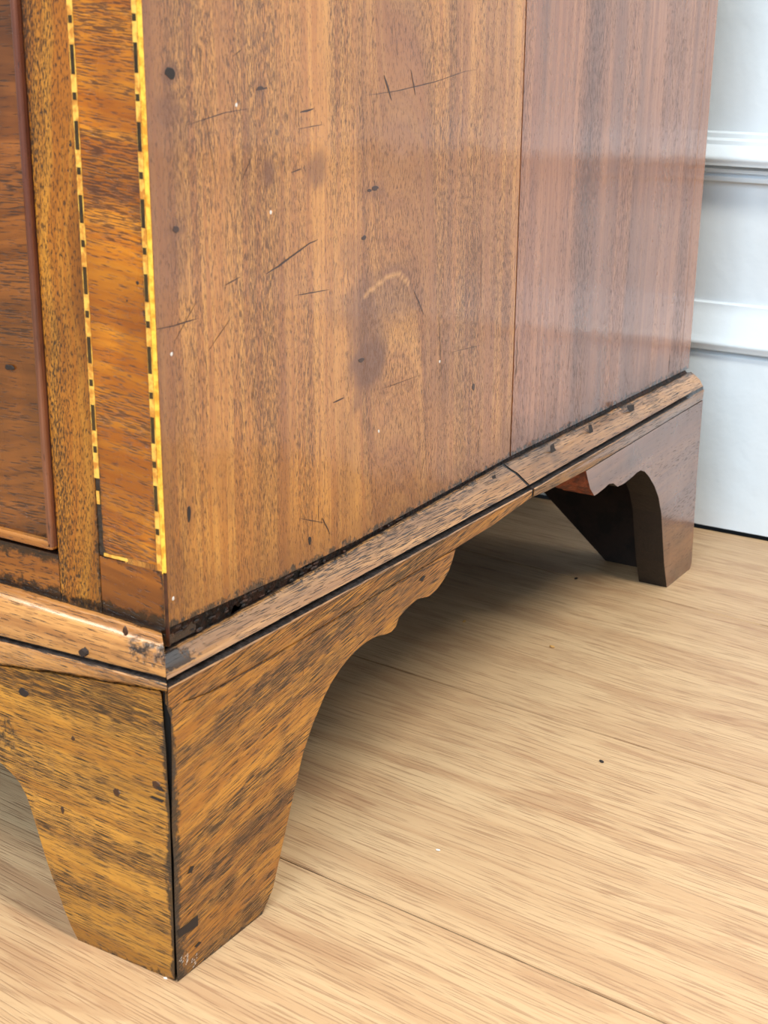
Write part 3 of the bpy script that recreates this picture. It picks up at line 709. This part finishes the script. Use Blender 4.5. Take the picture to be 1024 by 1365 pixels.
# marks on the feet
for q in [(31, 924, 8, 6)]: disc(*q, MAT['holem'], 'nail_hole', plane='f', lift=.0002)
for q in [(97, 985, 3, 3), (155, 1056, 5, 5), (208, 1047, 6, 5), (83, 1080, 3, 5)]: disc(*q, MAT['mark'], 'dent', plane='f', lift=.00015)
def quadmark(name, L, mat, ax=0, lift=.0002):
    bm = bmesh.new(); vs = [bm.verts.new(at(a, b, ax, lift if ax == 0 else -lift)) for a, b in L]; bm.faces.new(vs)
    return link(name, bm, mat, chest)
for q in [((237, 1242), (264, 1219), (264, 1234), (239, 1250)), ((250, 1165), (254, 1155), (259, 1154), (256, 1163)), ((559, 774), (564, 767), (568, 768), (563, 775)), ((259, 1262), (265, 1255), (269, 1256), (262, 1263)), ((198, 1062), (203, 1061), (219, 1067), (216, 1070)), ((208, 1048), (215, 1049), (220, 1055), (212, 1054))]:
    quadmark('wax_plug' if q[0][0] < 240 and q[0][0] > 230 else 'dent', q, MAT['holem'], 0 if q[0][0] > 225 else 1)
bm = bmesh.new()
def bsl(pts, wpx, ax=0):
    P = [at(a, b, ax, .00012 if ax == 0 else -.00012) for a, b in pts]; Q = []
    for i in range(len(P)-1):
        for j in range(6): Q.append(P[i].lerp(P[i+1], j/6))
    Q.append(P[-1]); m = len(Q); lv = []; rv = []
    for i, q in enumerate(Q):
        d = (Q[min(i+1, m-1)]-Q[max(i-1, 0)]).normalized(); s = d.cross(Vector((1, 0, 0) if ax == 0 else (0, -1, 0)))
        wd = .00015*wpx*(math.sin(math.pi*(i+.35)/(m-.3))**.6)*random.uniform(.6, 1.4)
        lv.append(bm.verts.new(q+s*wd)); rv.append(bm.verts.new(q-s*wd))
    for i in range(m-1): bm.faces.new((lv[i], lv[i+1], rv[i+1], rv[i]))
bsl([(281, 924), (318, 901), (350, 884), (387, 862)], 2.0); bsl([(387, 862), (443, 829), (500, 796)], 1.4); bsl([(520, 784), (560, 762), (604, 739)], 1.6)
bsl([(404, 903), (405, 880)], .8); bsl([(244, 912), (262, 902)], 1.5); bsl([(338, 925), (345, 912)], 1.4); bsl([(317, 970), (322, 958)], 1.2)
for k in range(26):
    y = random.uniform(.004, .055); z = random.uniform(.006, .09)
    p0 = Vector((.00012, y, z)); L_ = random.uniform(.003, .009); d = Vector((0, math.cos(.2), math.sin(.2)))*L_
    a = p0; b = p0+d; s = Vector((0, -.2, 1))*.00016; vs = [bm.verts.new(a), bm.verts.new((a+b)/2+s), bm.verts.new(b), bm.verts.new((a+b)/2-s)]; bm.faces.new(vs)
link('foot_scratches', bm, MAT['mark'], chest, kind='stuff', label='dark cracks and scratches on the side foot')
bm = bmesh.new()
for k in range(22):
    px, py = random.uniform(238, 262), random.uniform(1270, 1292)
    if py > 1306-.75*(px-238): continue
    p = at(px, py, 0, .00015); s = Vector((0, .8, .5))*random.uniform(.0006, .002); t2 = Vector((0, -.3, .6))*.0003
    bm.faces.new([bm.verts.new(p), bm.verts.new(p+s*.5+t2), bm.verts.new(p+s), bm.verts.new(p+s*.5-t2)])
link('paint_scuffs', bm, MAT['speck'], chest, kind='stuff', label='small white paint scuffs low on the foot')
bm = bmesh.new(); r = bmesh.ops.create_icosphere(bm, subdivisions=2, radius=.0012); c = at(220.5, 1307, 1, -.0004)
for v in r['verts']: v.co = Vector((v.co.x, v.co.y*.5, v.co.z))*(1+.3*random.random())+c
link('paint_speck', bm, MAT['speck'], chest, smooth=True)

for pts in [((733, 594), (738, 592), (742, 601), (736, 606)), ((784, 567), (789, 566), (791, 578), (786, 581)), ((835, 541), (845, 539), (846, 546), (840, 549)), ((656, 634), (660, 632), (661, 637), (657, 639))]:
    bm = bmesh.new(); bm.faces.new([bm.verts.new(at(a, b, 0, -.0037)) for a, b in pts]); bmesh.ops.subdivide_edges(bm, edges=bm.edges[:], cuts=1)
    for v in bm.verts: v.co += Vector((0, random.uniform(-.0006, .0006), random.uniform(-.0003, .0003)))
    link('dent', bm, MAT['holem'], chest)
# ---- crumbs on the floor
crumbm = plain('crumb_wood', srgb(196, 150, 84), .7, 0, 800, .0002); crumbd = plain('crumb_dark', srgb(40, 30, 26), .7, 0, 800, .0002)
def crumb(px, py, s, mat, label):
    p = at(px, py, 2, 0); bm = bmesh.new(); bmesh.ops.create_icosphere(bm, subdivisions=2, radius=1)
    for v in bm.verts: v.co = Vector((v.co.x*s*1.4, v.co.y*s*.8, max(v.co.z, -.8)*s*.5+s*.4))*(1+.25*mnoise.noise(v.co*2.1))
    mz = min(v.co.z for v in bm.verts)
    for v in bm.verts: v.co.z -= mz
    ob = link('crumb', bm, mat, None, smooth=False); ob.location = (p.x, p.y, 0.0001); ob.rotation_euler = (0, 0, random.random()*3)
    ob['label'] = label; ob['category'] = 'crumb'; ob['group'] = 'crumbs on the floor'
crumb(736, 863, .0012, crumbm, 'pale wood crumb on floor just outside the shadow of the chest')
crumb(619, 829, .0010, crumbm, 'small pale crumb on shaded floor between the front and rear feet')
crumb(768, 772, .0011, crumbd, 'tiny dark crumb on the floor left of the rear foot')
crumb(802, 1016, .0010, crumbd, 'tiny dark crumb on the plank between the two long floor seams')
crumb(584, 1134, .0007, plain('crumb_white', srgb(226, 220, 210), .7), 'tiny white crumb on floor beside the nearest long floor seam')
